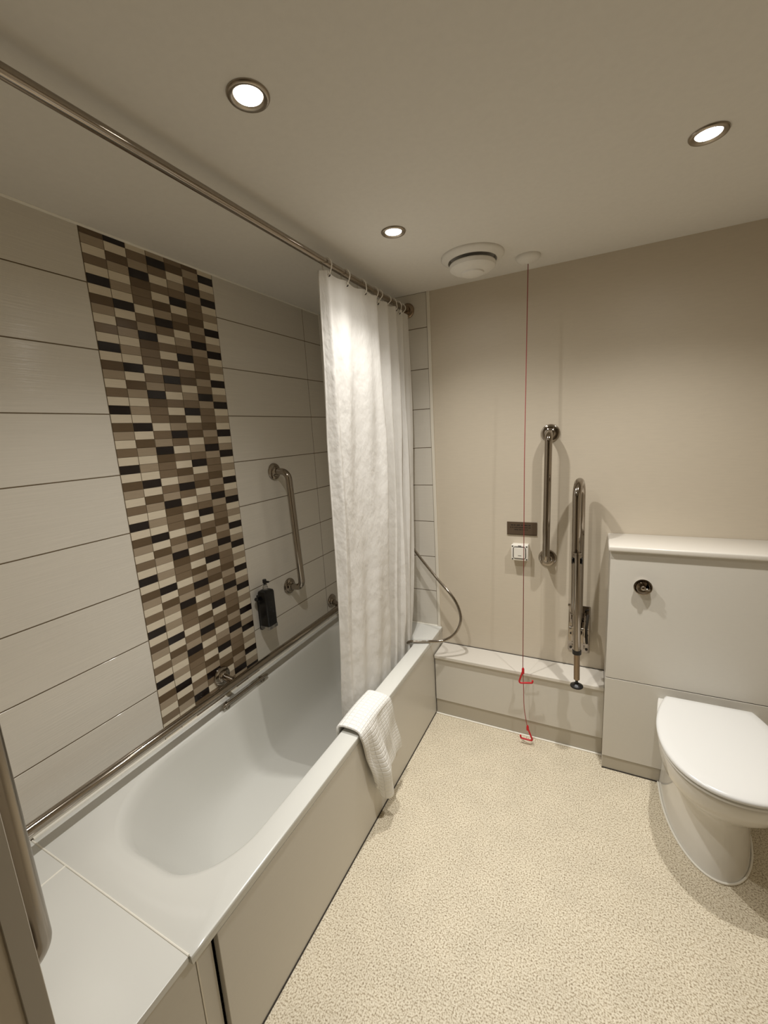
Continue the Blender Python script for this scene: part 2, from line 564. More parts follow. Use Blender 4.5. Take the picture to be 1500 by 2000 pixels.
build('shelf_panel', box(new(), 0.634, 0.652, YN + 0.001, -1.676, 0.002, ZT - 0.0185, 0.001, 1), M_LAM, sh)

# ------------------------------------------------------------------ boxing ledge on the back wall
bx = tag(empty('pipe_boxing', (1.08, -0.07, 0)), 'low white boxed ledge between the bath and the toilet cabinet', 'ledge')
XL0 = 0.6735
build('ledge_top', box(new(), XL0, XB - 0.0005, YL - 0.012, -0.0005, ZL - 0.018, ZL, 0.003, 2), M_WORK, bx)
build('front_panel', box(new(), XL0, XB - 0.0005, YL, YL + 0.018, ZK + 0.0015, ZL - 0.0185, 0.001, 1), M_LAM, bx)
build('plinth', box(new(), XL0, XB - 0.0005, YL + 0.004, YL + 0.02, 0.001, ZK, 0.001, 1), M_PLINTH, bx)
bm = new(); tube(bm, [(XL0 + 0.001, YL - 0.001, 0.003), (XB - 0.001, YL - 0.001, 0.003)], 0.0045, 8)
build('sealant_line', bm, M_SEAL, bx)
bm = new(); tube(bm, [(XL0 + 0.001, -0.002, ZL), (XB - 0.001, -0.002, ZL)], 0.0025, 8)
build('back_joint', bm, M_DARK, bx)

# ------------------------------------------------------------------ toilet cabinet
cb = tag(empty('toilet_cabinet', (1.92, -0.11, 0)), 'pale grey boxed cistern cabinet behind the toilet', 'cabinet')
XC1 = XR - 0.002
build('body', box(new(), XB, XC1, YC + 0.018, -0.001, 0.001, ZC - 0.0235, 0.001, 1), M_LAM, cb)
up = build('upper_panel', box(new(), XB, XC1, YC, YC + 0.0178, ZMID + 0.0015, ZC - 0.024, 0.001, 1), M_LAM, cb)
build('lower_panel', box(new(), XB, XC1, YC, YC + 0.0178, 0.066, ZMID - 0.0015, 0.001, 1), M_LAM, cb)
build('plinth', box(new(), XB + 0.001, XC1, YC + 0.003, YC + 0.0178, 0.003, 0.0645, 0.001, 1), M_PLINTH, cb)
bm = new(); tube(bm, [(XB, YC + 0.002, 0.0025), (1.705, YC + 0.002, 0.0025)], 0.0025, 8)
build('floor_joint', bm, M_DARK, cb)
bm = new(); box(bm, XB + 0.001, XC1, YC + 0.004, YC + 0.0175, ZMID - 0.0016, ZMID + 0.0016)
build('panel_gap', bm, M_DARK, cb)
# flush button
fx, fz = 1.609, 0.887
bm = new()
lathe(bm, [(0.026, 0.0), (0.0265, 0.006), (0.030, 0.015), (0.033, 0.021), (0.033, 0.024), (0.030, 0.0245), (0.026, 0.019), (0.018, 0.012), (0.002, 0.011)], (fx, YC, fz), 'Y', 40)
fb = build('flush_button', bm, M_STEEL, cb, smooth=True, angle=50, label='round chrome flush button')
bm = new()
lathe(bm, [(0.010, 0.003), (0.010, 0.034), (0.0085, 0.038), (0.005, 0.0395), (0.001, 0.04)], (fx, YC, fz), 'Y', 24)
build('button_stem', bm, M_STEEL, fb, smooth=True, angle=50)
bm = new()
box(bm, fx + 0.004, fx + 0.025, YC - 0.032, YC - 0.022, fz - 0.010, fz - 0.002, 0.003, 2)
build('lever_tab', bm, M_STEEL, fb, smooth=True, angle=50)
wt = tag(build('cabinet_worktop', box(new(), XB - 0.009, XC1, YC - 0.016, -0.0005, ZC - 0.0225, ZC, 0.006, 3), M_WORK, smooth=True, angle=40),
         'white worktop slab capping the toilet cabinet', 'worktop')

# ------------------------------------------------------------------ toilet
TX = 1.847
to = tag(empty('toilet', (TX, -0.45, 0)), 'white back-to-wall toilet with closed lid', 'toilet')
def egg(cx_, yb, yf, hw, hb, z, n=64, wide=0.46, pw=2.25):
    """closed outline: straight back at yb of half width hb, widest hw at fraction wide, round front at yf"""
    ym = yb + (yf - yb) * wide
    pts = []
    m = n // 2
    right = []
    for k in range(m):
        t = k / (m - 1)
        if t < 0.45:
            u = t / 0.45
            y = yb + (ym - yb) * u
            w = hb + (hw - hb) * math.sin(u * PI / 2) ** 0.9
        else:
            th = (t - 0.45) / 0.55 * PI / 2
            y = ym + (yf - ym) * math.sin(th) ** (2 / pw)
            w = hw * math.cos(th) ** (2 / pw) if k < m - 1 else 0.0
            if k == m - 1: w = hw * 0.02
        right.append((w, y))
    pts = [(cx_ + w, y, z) for w, y in right] + [(cx_ - w, y, z) for w, y in reversed(right)]
    return [Vector(p) for p in pts]
Y0 = YC - 0.001
pan = [egg(TX, Y0, -0.616, .136, .136, 0.0005, wide=.16, pw=2.05), egg(TX, Y0, -0.613, .133, .134, 0.02, wide=.16, pw=2.05), egg(TX, Y0, -0.600, .128, .130, 0.10, wide=.18, pw=2.05),
       egg(TX, Y0, -0.594, .126, .130, 0.17, wide=.2, pw=2.05), egg(TX, Y0, -0.602, .130, .132, 0.215, wide=.25, pw=2.1), egg(TX, Y0, -0.628, .142, .138, 0.25, wide=.32, pw=2.1), egg(TX, Y0, -0.670, .160, .146, 0.285, wide=.42),
       egg(TX, Y0, -0.702, .173, .152, 0.32, wide=.5), egg(TX, Y0, -0.719, .180, .157, 0.355, wide=.5), egg(TX, Y0, -0.725, .183, .160, 0.385, wide=.5),
       egg(TX, Y0, -0.726, .183, .160, 0.398, wide=.5), egg(TX, Y0, -0.722, .180, .158, 0.403, wide=.5), egg(TX, Y0 - .004, -0.69, .15, .13, 0.404, wide=.5)]
bm = new(); loft(bm, pan)
build('pan', bm, M_CERAMIC, to, smooth=True, angle=45)
seat = [egg(TX, -0.266, -0.731, .182, .132, 0.4045, wide=.48), egg(TX, -0.26, -0.738, .187, .137, 0.409, wide=.48), egg(TX, -0.26, -0.738, .187, .137, 0.4155, wide=.48), egg(TX, -0.266, -0.731, .182, .132, 0.4195, wide=.48), egg(TX, -0.28, -0.72, .17, .12, 0.4215, wide=.48)]
bm = new(); loft(bm, seat)
build('seat', bm, M_SEAT, to, smooth=True, angle=45)
lid = [egg(TX, -0.262, -0.738, .188, .134, 0.4225, wide=.48), egg(TX, -0.257, -0.743, .192, .138, 0.426, wide=.48), egg(TX, -0.256, -0.744, .1925, .139, 0.433, wide=.48), egg(TX, -0.258, -0.741, .190, .137, 0.4375, wide=.48),
       egg(TX, -0.263, -0.734, .184, .131, 0.4405, wide=.48), egg(TX, -0.285, -0.70, .155, .108, 0.4425, wide=.48), egg(TX, -0.36, -0.6, .07, .05, 0.4435, wide=.48)]
bm = new(); loft(bm, lid)
build('lid', bm, M_SEAT, to, smooth=True, angle=45)
for dx in (-0.075, 0.075):
    bm = new(); tube(bm, [(TX + dx - 0.02, -0.25, 0.417), (TX + dx + 0.02, -0.25, 0.417)], 0.011, 16)
    build('hinge', bm, M_STEEL, to, smooth=True, angle=50)
bm = new()
ol = egg(TX, Y0, -0.619, .139, .139, 0.004, wide=.16, pw=2.05)
tube(bm, ol[:], 0.004, 8)
build('floor_sealant', bm, M_SEAL, to, smooth=True)

# ------------------------------------------------------------------ grab rails
def flange(origin, axis, parent, r=0.042, d=0.012):
    bm = new()
    lathe(bm, [(r, 0.0003), (r, 0.003), (r * 0.93, d * 0.75), (r * 0.78, d), (r * 0.62, d), (r * 0.56, d * 1.5), (r * 0.42, d * 1.7), (0.017, d * 1.75)], origin, axis, 36)
    return build('flange', bm, M_STEEL, parent, smooth=True, angle=35)
RR = 0.0165
g1 = tag(empty('grab_rail', (0, -0.495, 0.80)), 'vertical chrome grab rail on the tiled wall left of the shower curtain', 'grab rail', 'chrome grab rails on the walls')
ya, yb_ = -0.508, -0.482
bm = new()
tube(bm, rounded([(0.004, ya, 1.397), (0.088, ya, 1.397), (0.088, yb_, 0.792), (0.004, yb_, 0.792)], 0.062, 10), RR)
build('bar', bm, M_STEEL, g1, smooth=True, angle=60)
flange((0, ya, 1.397), 'X', g1); flange((0, yb_, 0.792), 'X', g1)

g2 = tag(empty('grab_rail', (1.228, 0, 0.906)), 'vertical chrome grab rail on the cream wall beside the small sign', 'grab rail', 'chrome grab rails on the walls')
bm = new()
tube(bm, rounded([(1.231, -0.004, 1.508), (1.231, -0.082, 1.508), (1.226, -0.082, 0.906), (1.226, -0.004, 0.906)], 0.05, 10), RR)
build('bar', bm, M_STEEL, g2, smooth=True, angle=60)
flange((1.231, 0, 1.508), 'Y', g2); flange((1.226, 0, 0.906), 'Y', g2)

g3 = tag(empty('grab_rail', (0, -0.95, 0.55)), 'long horizontal chrome grab rail running just above the bath rim', 'grab rail', 'chrome grab rails on the walls')
rx, rz = 0.085, 0.55
bm = new()
tube(bm, rounded([(0.004, -1.80, 0.552), (rx, -1.80, rz), (rx, -0.147, rz), (0.004, -0.112, 0.562)], 0.05, 10), RR)
build('bar', bm, M_STEEL, g3, smooth=True, angle=60)
flange((0, -1.80, 0.552), 'X', g3); flange((0, -0.112, 0.562), 'X', g3); flange((0, -0.975, 0.557), 'X', g3)
bm = new()
tube(bm, [(0.008, -0.975, 0.557), (0.07, -0.975, 0.551)], [0.015, 0.0125], 18)
build('bracket_arm', bm, M_STEEL, g3, smooth=True, angle=60)

g4 = tag(empty('grab_rail', (0.53, YN, 0.60)), 'vertical chrome grab rail on the near wall at the left picture edge', 'grab rail', 'chrome grab rails on the walls')
nx, ny = 0.445, -1.850
bm = new()
tube(bm, rounded([(nx, YN + 0.004, 1.16), (nx, ny, 1.16), (nx, ny, 0.545), (nx, YN + 0.004, 0.545)], 0.05, 10), RR)
build('bar', bm, M_STEEL_B, g4, smooth=True, angle=60)
for z in (1.16, 0.545):
    bm = new()
    lathe(bm, [(0.042, -0.0003), (0.042, -0.003), (0.039, -0.009), (0.03, -0.012), (0.022, -0.02), (0.017, -0.021)], (nx, YN, z), 'Y', 36)
    build('flange', bm, M_STEEL, g4, smooth=True, angle=35)

# fold-up support rail with leg ------------------------------------------
g5 = tag(empty('folding_support_rail', (1.375, 0, 0.55)), 'chrome drop-down support rail folded upright with black-footed leg', 'grab rail')
bp = build('wall_plate', box(new(), 1.328, 1.424, -0.006, -0.0003, 0.437, 0.678, 0.0025, 2), M_STEEL, g5, smooth=True, angle=40)
for x in (1.341, 1.411):
    for z in (0.455, 0.53, 0.66):
        bm = new(); lathe(bm, [(0.0062, 0.004), (0.0062, 0.0075), (0.004, 0.0095)], (x, 0, z), 'Y', 14)
        build('screw', bm, M_DARK, bp)
for x0 in (1.346, 1.398):
    bm = new()
    pts = [(-0.006, 0.645), (-0.05, 0.64), (-0.085, 0.60), (-0.085, 0.555), (-0.04, 0.50), (-0.006, 0.455)]
    a = [bm.verts.new((x0, y, z)) for y, z in pts]; b = [bm.verts.new((x0 + 0.005, y, z)) for y, z in pts]
    bm.faces.new(a); bm.faces.new(b[::-1])
    for k in range(6):
        bm.faces.new((a[k], a[(k + 1) % 6], b[(k + 1) % 6], b[k]))
    build('hinge_bracket', bm, M_STEEL, g5)
bm = new(); tube(bm, [(1.334, -0.065, 0.585), (1.416, -0.065, 0.585)], 0.009, 16)
build('hinge_pin', bm, M_STEEL_B, g5, smooth=True, angle=50)
bm = new(); tube(bm, [(1.414, -0.05, 0.655), (1.408, -0.075, 0.585), (1.412, -0.03, 0.50)], 0.006, 12)
build('spring_arm', bm, M_DARK, g5, smooth=True, angle=50)
bm = new(); tube(bm, [(1.337, -0.075, 0.70), (1.342, -0.03, 0.60)], 0.0055, 12)
tube(bm, [(1.328, -0.077, 0.705), (1.352, -0.077, 0.705)], 0.007, 12)
build('release_catch', bm, M_STEEL, g5, smooth=True, angle=50)
bm = new()
tube(bm, rounded([(1.374, -0.06, 0.56), (1.370, -0.06, 1.297), (1.357, -0.20, 1.297), (1.362, -0.20, 0.72)], 0.069, 14), RR + 0.001)
build('support_tube', bm, M_STEEL, g5, smooth=True, angle=60)
bm = new(); lathe(bm, [(0.0185, 0.0), (0.0185, 0.006), (0.0165, 0.007)], (1.3605, -0.2, 0.716), 'Z', 24)
build('tube_cap', bm, M_STEEL_B, g5, smooth=True, angle=50)
lx0, lx1, ly = 1.366, 1.379, -0.2335
def lp(z):
    t = (1.03 - z) / 0.65
    return (lx0 + (lx1 - lx0) * t, ly - 0.006 * t, z)
lg = build('leg', tube(new(), [lp(1.01), lp(0.555)], 0.0155, 20), M_STEEL, g5, smooth=True, angle=50)
bm = new(); tube(bm, [lp(0.565), lp(0.548)], 0.0185, 20)
build('collar', bm, M_BLACK, lg, smooth=True, angle=50)
bm = new(); tube(bm, [lp(0.55), lp(0.425)], 0.0125, 20)
build('lower_tube', bm, M_BRONZE, lg, smooth=True, angle=50)
bm = new(); tube(bm, [lp(0.426), lp(0.40)], 0.006, 12)
c = lp(0.39)
lathe(bm, [(0.010, 0.016), (0.013, 0.012), (0.026, 0.006), (0.0275, 0.002), (0.0265, 0.0)], c, 'Z', 28)
build('foot', bm, M_BLACK, lg, smooth=True, angle=40, label='black rubber foot')
bm = new()
c = lp(0.985)
for s in (-1, 1):
    box(bm, c[0] + s * 0.0185 - 0.0025, c[0] + s * 0.0185 + 0.0025, c[1] - 0.012, c[1] + 0.02, 0.962, 0.985, 0.001, 1)
box(bm, c[0] - 0.021, c[0] + 0.021, c[1] + 0.0155, c[1] + 0.02, 0.962, 0.985, 0.001, 1)
build('leg_clip', bm, M_BLACK, lg)
bm = new(); lathe(bm, [(0.0172, 0.0), (0.0172, 0.012)], (c[0], c[1], 0.988), 'Z', 24)
build('leg_ring', bm, M_STEEL, lg, smooth=True, angle=50)

# ------------------------------------------------------------------ curtain rail, rings, curtain
cr = tag(empty('curtain_rail', (0.543, -0.92, 2.158)), 'long chrome shower curtain rail under the ceiling', 'curtain rail')
CRX = 0.543
def crz(y): return 2.155 + 0.010 * (-y / 1.67)
bm = new(); tube(bm, [(CRX, YN + 0.002, crz(YN)), (CRX, -0.007, crz(0))], 0.0125, 24)
build('rail_tube', bm, M_STEEL, cr, smooth=True, angle=60)
bm = new()
lathe(bm, [(0.036, 0.0002), (0.036, 0.004), (0.031, 0.010), (0.02, 0.012), (0.018, 0.03), (0.0135, 0.031)], (CRX, -0.0055, crz(0)), 'Y', 32)
build('end_flange', bm, M_BRONZE, cr, smooth=True, angle=40)
bm = new()
lathe(bm, [(0.036, -0.0002), (0.036, -0.004), (0.031, -0.010), (0.02, -0.012), (0.018, -0.03), (0.0135, -0.031)], (CRX, YN, crz(YN)), 'Y', 32)
build('end_flange', bm, M_STEEL_B, cr, smooth=True, angle=40)

# fold line: (y fraction 0 near .. 1 far, x offset)
FOLD = [(0.0, -0.030), (0.02, -0.012), (0.045, 0.006), (0.09, -0.004), (0.16, 0.010), (0.27, 0.000), (0.36, 0.018), (0.44, 0.024), (0.50, 0.040), (0.535, 0.020), (0.56, -0.022),
        (0.61, -0.012), (0.655, 0.034), (0.685, 0.010), (0.705, -0.026), (0.745, -0.012), (0.785, 0.032), (0.81, 0.008), (0.83, -0.026), (0.865, -0.01), (0.895, 0.028),
        (0.92, -0.006), (0.94, -0.022), (0.97, 0.01), (1.0, 0.022)]
fold_pts = smooth_path([(f, x, 0) for f, x in FOLD], 7)
RINGF = [0.05, 0.225, 0.395, 0.545, 0.60, 0.72, 0.80, 0.88, 0.95]
def curtain_top(f):
    d = min(abs(f - r) for r in RINGF)
    return -0.010 * min(1, d / 0.075)
def curtain_bm():
    bm = new()
    NV = 60
    cols = []
    for p in fold_pts:
        f = min(max(p.x, -0.005), 1.01)
        col = []
        ztop = 2.133 + curtain_top(f)
        zbot = 0.365 + 0.01 * math.sin(f * 9)
        for j in range(NV + 1):
            v = j / NV
            z = ztop + (zbot - ztop) * v
            yn_ = -0.775 - 0.035 * v
            yf_ = -0.045 - 0.145 * v ** 1.3
            y = yn_ + (yf_ - yn_) * f
            amp = 0.55 + 0.6 * min(1, v * 3) - 0.15 * v
            x = CRX + 0.004 + p.y * amp
            # slow swaying of the folds down the length
            x += 0.006 * math.sin(4.2 * v + 13 * f) * min(1, v * 2) + 0.004 * math.sin(11 * v + 31 * f) * min(1, v * 4)
            y += 0.006 * math.sin(5.5 * v + 17 * f) * min(1, v * 2)
            # hangs inside the bath: pushed in by the rim
            lim = 0.578
            if z < 0.62:
                k = min(1, (0.62 - z) / 0.14)
                x = x - k * max(0, x - (lim - 0.012 * (1 - f)))
                x -= 0.004 * k
            col.append(bm.verts.new((x, y, z)))
        cols.append(col)
    for a, b in zip(cols, cols[1:]):
        for j in range(NV):
            bm.faces.new((a[j], b[j], b[j + 1], a[j + 1]))
    return bm, cols
bm, cols = curtain_bm()
cpos = [[v.co.copy() for v in c] for c in cols]
ct = tag(empty('shower_curtain', (CRX, -0.42, 0.4)), 'white fabric shower curtain gathered at the far end of the rail', 'curtain')
cobj = build('curtain_cloth', bm, M_FABRIC, ct, smooth=True)
# stitched hem along the open edge
bm = new()
tube(bm, [p + Vector((0.002, 0.001, 0)) for p in cpos[0]], 0.0028, 8, sx=1.0)
build('edge_hem', bm, M_FABRIC, ct, smooth=True)
ORD = ['first', 'second', 'third', 'fourth', 'fifth', 'sixth', 'seventh', 'eighth', 'ninth']
fs = [p.x for p in fold_pts]
for i, f in enumerate(RINGF):
    j = min(range(len(fs)), key=lambda q: abs(fs[q] - f))
    p = cpos[j][0]
    y = p.y
    zr = crz(y)
    r0 = 0.0022
    path = []
    top = zr + 0.0125 + r0 + 0.0005
    xs = p.x - CRX
    raw = [(CRX - 0.010, y, zr + 0.012), (CRX, y, top), (CRX + 0.0135, y, zr + 0.0115), (CRX + 0.0215, y, zr - 0.002), (CRX + 0.0215 + xs * 0.15, y - 0.001, zr - 0.014), (p.x + 0.009, y - 0.002, p.z - 0.006),
           (p.x + 0.002, y - 0.004, p.z - 0.017), (p.x - 0.005, y - 0.003, p.z - 0.018), (p.x - 0.008, y, p.z - 0.010), (CRX - 0.015, y, zr - 0.020), (CRX - 0.018, y, zr - 0.004)]
    bm = new(); tube(bm, smooth_path(raw, 5), r0, 10)
    rg = build('curtain_ring', bm, M_RING, smooth=True)
    tag(rg, ('%s white hook ring counted from the open edge of the shower curtain' % ORD[i]) if i < 8 else 'last white hook ring of the shower curtain beside the rail end', 'curtain ring', 'curtain rings on the rail')
    bm = new()
    lathe(bm, [(0.005, 0.0), (0.005, 0.002), (0.002, 0.002)], (p.x + 0.0035, y - 0.001, p.z - 0.017), 'Y', 14)
    build('eyelet', bm, M_MARK, ct)

# ------------------------------------------------------------------ shower hose
hs = tag(empty('shower_hose', (0.66, -0.12, 0.47)), 'silver flexible shower hose looping out past the curtain over the bath rim', 'shower hose')
hp = [(0.30, -0.035, 1.10), (0.40, -0.04, 1.06), (0.50, -0.055, 0.965), (0.575, -0.075, 0.885), (0.68, -0.10, 0.78), (0.785, -0.125, 0.68), (0.822, -0.14, 0.59),
      (0.80, -0.155, 0.512), (0.742, -0.18, 0.468), (0.66, -0.215, ZT + 0.0105), (0.61, -0.235, ZT + 0.0105), (0.565, -0.245, ZT + 0.004), (0.50, -0.23, 0.40), (0.42, -0.20, 0.30), (0.36, -0.2, 0.25)]
bm = new(); P_ = smooth_path(hp, 14)
rr = [0.0068 + (0.0006 if k % 2 else 0) for k in range(len(P_))]
tube(bm, P_, rr, 14)
build('hose', bm, M_STEEL, hs, smooth=True)
bm = new(); lathe(bm, [(0.022, 0.0002), (0.022, 0.005), (0.012, 0.008), (0.011, 0.03)], (0.30, -0.0052, 1.10), 'Y', 24)
build('wall_outlet', bm, M_STEEL, hs, smooth=True, angle=40)

# ------------------------------------------------------------------ soap dispenser
sd = tag(empty('soap_dispenser', (0.04, -0.695, 0.66)), 'black pump bottle in a wall holder beside the mosaic band', 'dispenser')
sx_, sy_ = 0.045, -0.702
def rsq(hx, hy, z, r=0.008, n=8):
    pts = []
    for cx0, cy0, a0 in ((hx - r, hy - r, 0), (-hx + r, hy - r, PI / 2), (-hx + r, -hy + r, PI), (hx - r, -hy + r, 1.5 * PI)):
        for k in range(n):
            a = a0 + PI / 2 * k / (n - 1)
            pts.append((sx_ + cx0 + r * math.cos(a), sy_ + cy0 + r * math.sin(a), z))
    return pts
bm = new()
loft(bm, [rsq(.026, .028, .682), rsq(.0275, .030, .687), rsq(.0275, .031, .845, .01), rsq(.026, .029, .853, .012), rsq(.016, .018, .859, .012)])
bo = build('bottle', bm, M_BOTTLE, sd, smooth=True, angle=40)
bm = new(); lathe(bm, [(0.0125, 0.856), (0.0125, 0.872), (0.010, 0.874), (0.0095, 0.886)], (sx_, sy_, 0), 'Z', 22)
pu = build('pump_collar', bm, M_CLEAR, sd, smooth=True, angle=40)
bm = new(); lathe(bm, [(0.0055, 0.880), (0.0055, 0.890), (0.0092, 0.891), (0.0092, 0.906), (0.008, 0.908)], (sx_, sy_, 0), 'Z', 22)
box(bm, sx_, sx_ + 0.026, sy_ - 0.005, sy_ + 0.005, 0.894, 0.902, 0.002, 2)
build('pump_head', bm, M_BLACK, sd, smooth=True, angle=40)
bm = new()
loft(bm, [rsq(.0285, .0315, .668, .01), rsq(.0295, .0325, .672, .01), rsq(.0295, .0325, .682, .01)])
build('holder_cup', bm, M_CLEAR, sd, smooth=True, angle=40)
build('holder_bracket', box(new(), 0.0003, 0.018, sy_ - 0.02, sy_ + 0.02, 0.655, 0.83, 0.003, 2), M_BLACK, sd)
bm = new(); tube(bm, [(0.012, sy_ - 0.018, 0.815), (0.03, sy_ - 0.05, 0.825)], 0.009, 14)
build('lock_knob', bm, M_BLACK, sd, smooth=True, angle=50)
bm = new()
for k in range(14):
    yy = sy_ - 0.018 + rnd.random() * 0.036
    zz = 0.70 + rnd.random() * 0.12
    w = 0.004 + rnd.random() * 0.008
    box(bm, sx_ + 0.0274, sx_ + 0.0278, yy, yy + w, zz, zz + 0.0012)
build('print', bm, mat('bottle_print', (70, 70, 74), 0.6), sd)['kind'] = 'stuff'

# ------------------------------------------------------------------ towel over the rim
def towel_bm():
    bm = new()
    NS, NT = 40, 56
    # width direction s: 0 near camera .. 1 far
    def lerp(tab, s):
        for (a, va), (b, vb) in zip(tab, tab[1:]):
            if s <= b:
                t = (s - a) / (b - a); t = t * t * (3 - 2 * t)
                if isinstance(va, tuple): return tuple(p + (q - p) * t for p, q in zip(va, vb))
                return va + (vb - va) * t
        return tab[-1][1]
    bot = [(0.0, (-0.905, 0.215)), (0.10, (-0.888, 0.185)), (0.2, (-0.862, 0.105)), (0.38, (-0.822, 0.10)), (0.52, (-0.800, 0.165)), (0.72, (-0.735, 0.200)), (1.0, (-0.648, 0.178))]
    fold = [(0.0, 0.004), (0.08, 0.014), (0.16, 0.008), (0.30, 0.050), (0.42, 0.046), (0.54, 0.008), (0.70, 0.016), (0.85, 0.006), (1.0, 0.008)]
    inn = [(0.0, 0.05), (0.5, 0.065), (1.0, 0.055)]
    rows = []
    for i in range(NS + 1):
        s = i / NS
        ytop = -0.968 + (0.968 - 0.716) * s
        (yb2, zb2) = lerp(bot, s); fo = lerp(fold, s); dn = lerp(inn, s)
        row = []
        crown = 0.021 + 0.008 * math.sin(PI * s)
        xin, xout = 0.575, XO + 0.016
        for j in range(NT + 1):
            t = j / NT
            if t < 0.16:                      # inside hanging part
                u = t / 0.16
                x = xin - 0.006 * (1 - u); z = ZT - dn * (1 - u) + 0.000; y = ytop + 0.01 * (1 - u)
            elif t < 0.44:                    # over the rim (rounded)
                u = (t - 0.16) / 0.28
                a = PI * (1 - u)
                x = (xin + xout) / 2 + (xout - xin) / 2 * math.copysign(abs(math.cos(a)) ** 0.75, math.cos(a))
                z = ZT + crown * 1.15 * math.sin(a) ** 0.7 * (1.15 - 0.3 * u) + 0.004
                y = ytop + 0.012 * math.sin(PI * u) * (0.5 - s)
            else:
                u = (t - 0.44) / 0.56
                z = ZT + 0.004 + (zb2 - ZT - 0.004) * u
                y = ytop + (yb2 - ytop) * u ** 1.05
                x = xout + fo * min(1, u * 1.6) ** 0.8 + 0.003 * math.sin(9 * u + 7 * s)
            row.append(bm.verts.new((x, y, z)))
        rows.append(row)
    uvl = bm.loops.layers.uv.new('UVMap')
    for i, (a, b) in enumerate(zip(rows, rows[1:])):
        for j in range(NT):
            f = bm.faces.new((a[j], b[j], b[j + 1], a[j + 1]))
            for lp_, (ii, jj) in zip(f.loops, ((i, j), (i + 1, j), (i + 1, j + 1), (i, j + 1))):
                lp_[uvl].uv = (ii / NS, jj / NT)
    return bm, rows
bm, rows = towel_bm()
tcp = [[v.co.copy() for v in r] for r in rows]
tw = tag(empty('bath_towel', (0.65, -0.84, 0.2)), 'white folded bath towel draped over the bath rim', 'towel')
t1 = build('towel_cloth', bm, M_TOWEL, tw, smooth=True)
sm = t1.modifiers.new('thick', 'SOLIDIFY'); sm.thickness = 0.010; sm.offset = -1.0
sb = t1.modifiers.new('sub', 'SUBSURF'); sb.levels = 1; sb.render_levels = 1
# ------------------------------------------------------------------ emergency cord, call unit, sign
pc = tag(empty('emergency_pull_cord', (1.15, -0.165, 2.2)), 'red emergency pull cord with two triangular handles hanging from the ceiling', 'pull cord')
kx, ky = 1.15, -0.160
bm = new()
lathe(bm, [(0.049, H - 0.0003), (0.049, H - 0.006), (0.044, H - 0.014), (0.03, H - 0.021), (0.012, H - 0.025), (0.006, H - 0.029)], (kx, ky, 0), 'Z', 40)
build('ceiling_rose', bm, M_CEIL, pc, smooth=True, angle=40, label='white ceiling rose')
bm = new(); tube(bm, [(kx, ky, H - 0.028), (1.1415, -0.178, 1.40), (1.1415, -0.20, 0.393)], 0.0017, 8)
build('cord', bm, M_CORD, pc, smooth=True)
def handle(pts, r=0.0042):
    bm = new(); tube(bm, rounded(pts, 0.007, 4), r, 12)
    return build('handle', bm, M_RED, pc, smooth=True, angle=60, label='red triangular pull handle')
handle([(1.1445, -0.20, 0.400), (1.140, -0.20, 0.385), (1.122, -0.20, 0.323), (1.186, -0.20, 0.337), (1.1865, -0.20, 0.350)])
bm = new(); lathe(bm, [(0.006, 0.378), (0.006, 0.402), (0.003, 0.408)], (1.1425, -0.20, 0), 'Z', 12)
build('knot', bm, M_RED, pc, smooth=True, angle=50)
bm = new(); tube(bm, smooth_path([(1.1415, -0.20, 0.39), (1.1455, -0.202, 0.30), (1.148, -0.204, 0.21), (1.158, -0.206, 0.135), (1.165, -0.207, 0.098)], 6), 0.0017, 8)
build('cord', bm, M_CORD, pc, smooth=True)
handle([(1.166, -0.208, 0.095), (1.170, -0.208, 0.084), (1.191, -0.208, 0.030), (1.134, -0.208, 0.030), (1.133, -0.208, 0.045)])
bm = new(); lathe(bm, [(0.006, 0.082), (0.006, 0.100), (0.003, 0.108)], (1.166, -0.207, 0), 'Z', 12)
build('knot', bm, M_RED, pc, smooth=True, angle=50)

cu = tag(empty('call_unit', (1.10, 0, 0.93)), 'small square white alarm reset unit with dark outline below the sign', 'alarm unit')
ux0, ux1, uz0, uz1, ud = 1.060, 1.141, 0.893, 0.974, 0.046
build('back_box', box(new(), ux0 + 0.002, ux1 - 0.002, -ud + 0.009, -0.0003, uz0 + 0.002, uz1 - 0.002, 0.003, 2), M_WPLAST, cu)
build('face_plate', box(new(), ux0, ux1, -ud, -ud + 0.009, uz0, uz1, 0.004, 3), M_WPLAST, cu, smooth=True, angle=40)
ucx, ucz = (ux0 + ux1) / 2, (uz0 + uz1) / 2
bm = new()
loop = rounded([(ucx, -ud - 0.0005, ucz + .030), (ucx + .030, -ud - 0.0005, ucz + .030), (ucx + .030, -ud - 0.0005, ucz - .030), (ucx - .030, -ud - 0.0005, ucz - .030), (ucx - .030, -ud - 0.0005, ucz + .030), (ucx + 0.0, -ud - 0.0005, ucz + .030)], 0.012, 5)
tube(bm, loop, 0.0017, 8)
build('button_outline', bm, M_MARK, cu, smooth=True)
build('button', box(new(), ucx - .027, ucx + .027, -ud - 0.003, -ud, ucz - .027, ucz + .027, 0.0025, 2), M_WPLAST, cu)
bm = new(); box(bm, ucx - 0.007, ucx + 0.009, -ud - 0.0034, -ud - 0.003, ucz - 0.015, ucz - 0.0125)
build('button_print', bm, M_MARK, cu)
bm = new(); box(bm, ucx - 0.007, ucx + 0.009, -ud - 0.0005, -ud, ucz + 0.0335, ucz + 0.0375)
build('top_print', bm, M_MARK, cu)
for sx in (-1, 1):
    for sz in (-1, 1):
        bm = new(); lathe(bm, [(0.0036, 0.0), (0.0036, 0.001), (0.0015, 0.0012)], (ucx + sx * 0.0335, -ud, ucz + sz * 0.0325), 'Y', 12)
        build('screw', bm, M_MARK, cu)

